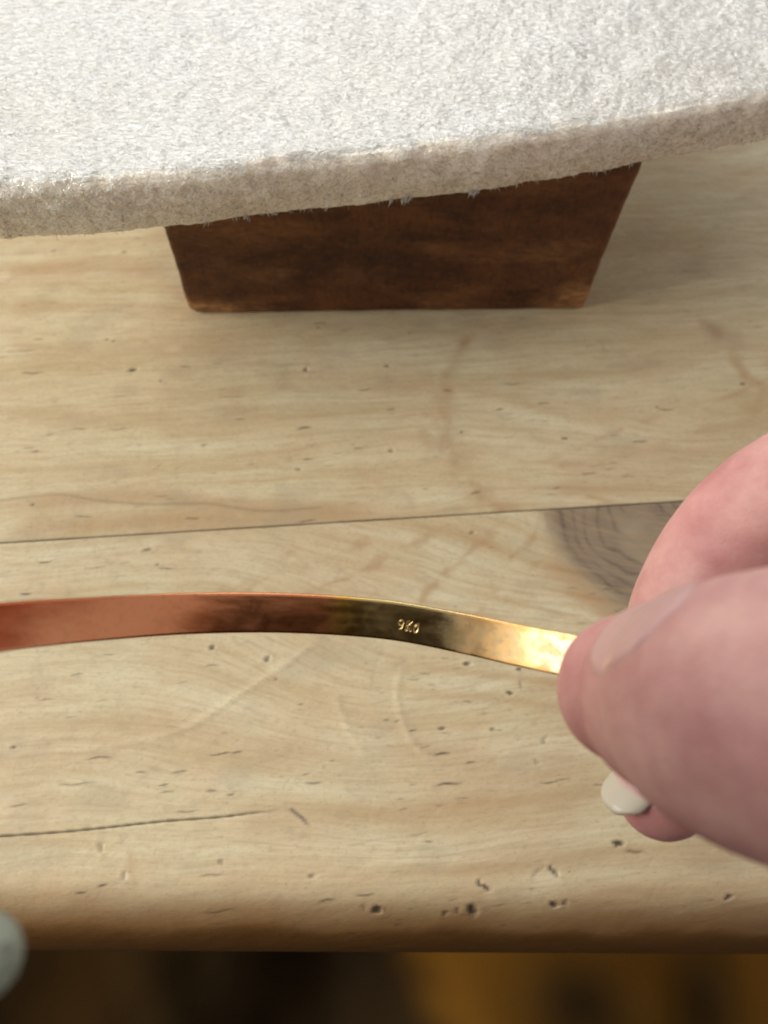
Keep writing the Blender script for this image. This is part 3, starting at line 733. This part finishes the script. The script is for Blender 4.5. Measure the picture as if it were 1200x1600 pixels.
# hand-worked surface: faint hollows
Hs += inner[None] * 0.010 * fbm(np.repeat(su[:, None], len(prof_v), 1) / 7, VS / 2.5, 61, 3)
Pb = cen[:, None] + wv[:, None] * VS[..., None] + nin[:, None] * Hs[..., None]
nB, nP = VS.shape
Fb = grid_faces(nB, nP, True)
verts = Pb.reshape(-1, 3)
capA = list(range(nP)); capB = [(nB - 1) * nP + k for k in range(nP)]
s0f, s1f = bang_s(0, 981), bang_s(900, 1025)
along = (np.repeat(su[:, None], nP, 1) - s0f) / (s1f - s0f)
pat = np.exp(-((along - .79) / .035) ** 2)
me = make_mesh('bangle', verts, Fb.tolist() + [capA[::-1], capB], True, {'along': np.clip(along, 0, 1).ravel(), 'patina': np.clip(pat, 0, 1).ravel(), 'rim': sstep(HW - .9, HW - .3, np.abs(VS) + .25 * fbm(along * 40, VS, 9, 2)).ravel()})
org = cen[len(cen) // 2]
tag(add('bangle', me, GOLD), 'thin gold cuff bangle with a tiny stamped hallmark, pinched by its end between fingers', 'bangle')

# ------------------------------------------------------------------ the hand
def tube(pts, radii, asp=None, n=28, per=12, tipcap=True):
    """closed tapered digit along a smooth path; asp = (direction, squash) flattens it along one direction"""
    p = smooth_path(np.array(pts), per); r = smooth_path(np.stack([radii, radii], 1), per)[:, 0]
    t = np.gradient(p, axis=0); t /= np.linalg.norm(t, axis=1, keepdims=True)
    up = np.array(asp[0] if asp else (0, 0, 1.0))
    V = []; rows = 0
    def ring(c, tt, rad):
        a = up - (up @ tt) * tt; a /= np.linalg.norm(a); b = np.cross(tt, a)
        k = np.arange(n) * 2 * math.pi / n; sq = asp[1] if asp else 1.0
        return c + (np.cos(k)[:, None] * a * sq + np.sin(k)[:, None] * b) * rad
    for th_ in np.linspace(88, 12, 7):
        V.append(ring(p[0] - t[0] * r[0] * math.sin(math.radians(th_)), t[0], r[0] * math.cos(math.radians(th_))))
    for c, tt, rad in zip(p, t, r): V.append(ring(c, tt, rad))
    for th_ in np.linspace(12, 88, 7):
        V.append(ring(p[-1] + t[-1] * r[-1] * math.sin(math.radians(th_)), t[-1], r[-1] * math.cos(math.radians(th_))))
    V = np.array(V); m_ = len(V)
    return V.reshape(-1, 3), grid_faces(m_, n, True).tolist() + [list(range(n)), [(m_ - 1) * n + k for k in range(n)][::-1]]

parts = []
TH_TIP = pxd(993, 1078, 74.6)
thumb_pts = [TH_TIP, pxd(1030, 1083, 72), pxd(1100, 1098, 66), cs(29.5, -14.9, 57.5), cs(42, -15.0, 50), cs(66, -23, 52), cs(95, -24, 60)]
parts.append(tube(thumb_pts, [7.5, 8.6, 9.5, 10.9, 12.2, 14.0, 15]))
IX_TIP = pxd(1036, 1236, 91.5)
index_pts = [IX_TIP, pxd(1050, 1165, 93), pxd(1068, 1060, 94.5), cs(38.6, -12.4, 94.5), cs(44.0, -3.2, 93.0), cs(52.5, 2.5, 89), cs(70, 8, 83), cs(92, 6, 74)]
parts.append(tube(index_pts, [5.7, 6.5, 7.4, 8.1, 8.6, 9.6, 9.8, 11.5]))
# the other three fingers fold into the palm, outside the frame
for k, (dy, dd) in enumerate(((-8, 14), (-24, 16), (-38, 14))):
    parts.append(tube([cs(66 + 2 * k, -6 + dy, 86), cs(60 + 3 * k, -2 + dy, 92 + dd * .3), cs(58 + 3 * k, 2 + dy, 99 + dd * .3), cs(68 + 3 * k, 6 + dy, 103 + dd * .3), cs(86 + 2 * k, 6 + dy, 96), cs(106, 4 + dy * .9, 84)], [6.2, 7.2, 7.8, 8.6, 9.0, 11]))
parts.append(tube([cs(88, 3, 76), cs(108, -6, 74), cs(130, -12, 72), cs(158, -18, 72)], [13, 15, 14, 13], (cdir(0, 0.5, 1), 1.0)))
parts.append(tube([cs(92, -18, 72), cs(112, -22, 74), cs(138, -22, 74), cs(158, -20, 73)], [15, 18, 17, 15]))
parts.append(tube([cs(104, -36, 84), cs(122, -32, 80), cs(144, -26, 76)], [11, 14, 14]))
parts.append(tube([cs(140, -18, 73), cs(165, -22, 73), cs(200, -28, 76), cs(270, -40, 82), cs(340, -52, 88)], [19, 20, 22, 28, 34], (cdir(0, .3, 1), .8)))
Vv = []; Ff = []; off = 0
for v, f_ in parts:
    Vv.append(v); Ff += [[q + off for q in ff] for ff in f_]; off += len(v)
tmp = bpy.data.objects.new('tmp_hand', make_mesh('tmp_hand', np.concatenate(Vv), Ff)); COL.objects.link(tmp)
md = tmp.modifiers.new('r', 'REMESH'); md.mode = 'VOXEL'; md.voxel_size = 0.00055; md.use_smooth_shade = True
ms = tmp.modifiers.new('s', 'SMOOTH'); ms.factor = 0.5; ms.iterations = 14
dg = bpy.context.evaluated_depsgraph_get()
hm = bpy.data.meshes.new_from_object(tmp.evaluated_get(dg)); hm.name = 'hand'
bpy.data.objects.remove(tmp)
nvh = len(hm.vertices); co = np.empty(nvh * 3, np.float32); hm.vertices.foreach_get('co', co); co = co.reshape(-1, 3) / MM
fl = np.zeros(nvh)
for c, rad in ((TH_TIP, 9), (IX_TIP, 9), (pxd(900, 1120, 80), 7), (pxd(1060, 1290, 95), 8), (index_pts[4], 8)):
    fl = np.maximum(fl, np.exp(-(np.linalg.norm(co - c, axis=1) / rad) ** 2))
# soft folds of skin where the joints bend
def fold(co, c, d, depth, w, reach):
    x = (co - c) @ d; k = np.exp(-(x / w) ** 2) * np.exp(-(np.linalg.norm(co - c, axis=1) / reach) ** 2); return depth * k
nrm = np.empty(nvh * 3, np.float32); hm.vertices.foreach_get('normal', nrm); nrm = nrm.reshape(-1, 3)
t_th = (np.array(thumb_pts[3]) - thumb_pts[2]); t_th /= np.linalg.norm(t_th)
disp = sum(fold(co, np.array(thumb_pts[3]) + t_th * o_, t_th, .10, .6, 14) for o_ in (-2.4, 0, 2.2))
disp = disp + 0.16 * fbm(co[:, 0] / 7, co[:, 1] / 7 + co[:, 2] / 9, 88, 2)
co2 = (co - nrm * disp[:, None]) * MM
hm.vertices.foreach_set('co', co2.astype(np.float32).ravel()); hm.update()
at = hm.attributes.new('flush', 'FLOAT', 'POINT'); at.data.foreach_set('value', fl.astype(np.float32))
hm.polygons.foreach_set('use_smooth', np.ones(len(hm.polygons), bool))
hm.materials.clear()
hand = add('hand', hm, SKIN)
tag(hand, 'hand reaching in from the right, pinching the gold cuff between thumb and forefinger', 'hand')

from mathutils.bvhtree import BVHTree
skin_bvh = BVHTree.FromPolygons([tuple(v) for v in co2], [tuple(p.vertices) for p in hm.polygons])
def nail(center, along_d, normal, L, Wd, rad, freefrac, thick=0.45, hug=None):
    """curved plate: runs along along_d towards its free edge"""
    a = along_d / np.linalg.norm(along_d); n_ = normal - (normal @ a) * a; n_ /= np.linalg.norm(n_); b = np.cross(n_, a)
    nu, nv = 26, 22
    U_, V_ = np.meshgrid(np.linspace(-1, 1, nu), np.linspace(-1, 1, nv), indexing='ij')
    halfw = Wd / 2 * np.clip(1 - np.abs(U_) ** 5 * 0.30, 0, 1)
    y = V_ * halfw
    x = U_ * L / 2 * np.where(U_ > 0, 1 - .30 * np.abs(V_) ** 3.2, 1 - .35 * np.abs(V_) ** 2)
    z = rad * (np.cos(y / rad) - 1) - 0.012 * x * x
    y = rad * np.sin(y / rad)
    top = center + x[..., None] * a + y[..., None] * b + z[..., None] * n_
    if hug is not None:
        for i_ in range(nu):
            for j_ in range(nv):
                h_ = skin_bvh.ray_cast(Vector((top[i_, j_] + n_ * 8) * MM), Vector(-n_), 0.016)
                if h_[0] is not None: top[i_, j_] = np.array(h_[0]) / MM + n_ * hug
    edge = np.maximum(np.abs(U_), np.abs(V_)); top = top - n_ * (0.25 * sstep(.86, 1, edge))[..., None]
    bot = top - n_ * thick
    N = nu * nv; fs = grid_faces(nu, nv); idx = np.arange(N).reshape(nu, nv)
    loop = np.concatenate([idx[0, :], idx[1:, -1], idx[-1, -2::-1], idx[-2:0:-1, 0]]); nb = len(loop); j = np.arange(nb)
    rim = np.stack([loop[j], loop[(j + 1) % nb], N + loop[(j + 1) % nb], N + loop[j]], -1)
    F_ = np.concatenate([fs[:, ::-1], fs + N, rim])
    free = sstep(1 - 2 * freefrac - .10, 1 - 2 * freefrac + .06, U_ + .12 * V_ ** 2).ravel()
    me = make_mesh('fingernail', np.concatenate([top.reshape(-1, 3), bot.reshape(-1, 3)]), F_, True, {'free': np.r_[free, free]})
    o = add('fingernail', me, NAIL, hand)
    return o
# thumbnail on the upper side of the thumb
ta = np.array(thumb_pts[0]) - np.array(thumb_pts[2]); ta /= np.linalg.norm(ta)
nt_ = cdir(-0.05, 0.47, -0.88); nt_ = nt_ - (nt_ @ ta) * ta; nt_ /= np.linalg.norm(nt_)
nail(np.array(thumb_pts[2]) + nt_ * 9.3 - ta * 0.5, ta, nt_, 14.0, 10.5, 9.0, 0.03, 0.40, 0.16)
# forefinger nail, long and pale, showing below the thumb
ia = cdir(-0.68, -0.72, -0.03); ni = cdir(-0.80, 0.36, -0.46)
o_n = nail(pxd(983, 1216, 88.8), ia, ni, 8.4, 6.8, 5.8, 0.36, 0.25)
o_n['label'] = 'long cream white forefinger nail'

# ------------------------------------------------------------------ clothes of the person at the table below the lens, and an added light blocker
gx = np.linspace(-230, 250, 240); gt = np.linspace(0, 1, 200)
GX, GT = np.meshgrid(gx, gt, indexing='ij')
path = smooth_path([(110, -150), (30, -138), (-30, -130), (-66, -110), (-80, -50), (-84, 40), (-103, 115), (-128, 190), (-146, 250)], 20)
pt = np.linspace(0, 1, len(path))
Y_ = np.interp(GT, pt, path[:, 0]); Z_ = np.interp(GT, pt, path[:, 1])
fold_ = 9 * fbm(GX / 60, GT * 5, 7, 3) + 10 * np.sin(GX / 55 + 2 * GT)
lapw = sstep(.45, .25, GT)
Z_ = Z_ + fold_ * (.3 + .7 * lapw) - 14 * np.exp(-(GX / 45) ** 2) * lapw
Y_ = Y_ - 0.0028 * np.clip(np.abs(GX - 10) - 60, 0, None) ** 2 * (1 - lapw) + 6 * fbm(GX / 50, Z_ / 60, 27, 2) * (1 - lapw)
amber = np.zeros_like(GX)
def lap(px, py): return tuple(on_z(px, py, -135)[:2])
xb = lap(705, 1520)[0]
amber = sstep(-10, 16, GX - xb + 0.7 * (Y_ + 40) + 5 * fbm(GX / 16, Y_ / 16, 3, 2)) * 0.6
for px, py, a_, b_, am in ((880, 1560, 20, 16, .95), (1080, 1560, 12, 20, .9), (960, 1660, 30, 12, .7)):
    amber = amber * (1 - am * np.exp(-((GX - lap(px, py)[0]) / a_) ** 2 - ((Y_ - lap(px, py)[1]) / b_) ** 2))
amber = np.maximum(amber, 0.10 * np.exp(-((GX - lap(120, 1600)[0]) / 22) ** 2))
V = np.stack([GX, Y_, Z_], -1).reshape(-1, 3)
me = make_mesh('garment', V, grid_faces(*GX.shape), True, {'amber': amber.ravel()})
g_ = add('garment', me, CLOTH); sol = g_.modifiers.new('thickness', 'SOLIDIFY'); sol.thickness = 0.003
tag(g_, 'dark brown cloth with amber patches, out of focus below the table edge', 'garment')
c0 = on_z(-36, 1496, 112)
sv, sf = tube([c0, c0 + np.array([-4, -2, -3]), c0 + np.array([-12, -9, -10]), (-62, -44, 66), (-110, -92, 20), (-190, -170, -40)], [2.3, 3.0, 5.0, 11, 24, 36])
tag(add('cloth_fold', make_mesh('cloth_fold', sv, sf, True), PALE_CLOTH), 'pale grey green fold of cloth, heavily blurred, in the bottom left corner', 'cloth')
sv, sf = tube([(-116, 24, 186), (-122, 2, 180), (-146, -60, 164), (-186, -140, 134), (-240, -250, 80), (-270, -330, 10)], [29, 32, 35, 41, 48, 52])  # unseen tube added to block the window light from the thumb
tag(add('light_blocker', make_mesh('light_blocker', sv, sf, True), PALE_CLOTH), 'unseen pale cloth tube added beyond the left border to shade the thumb', 'light_blocker')
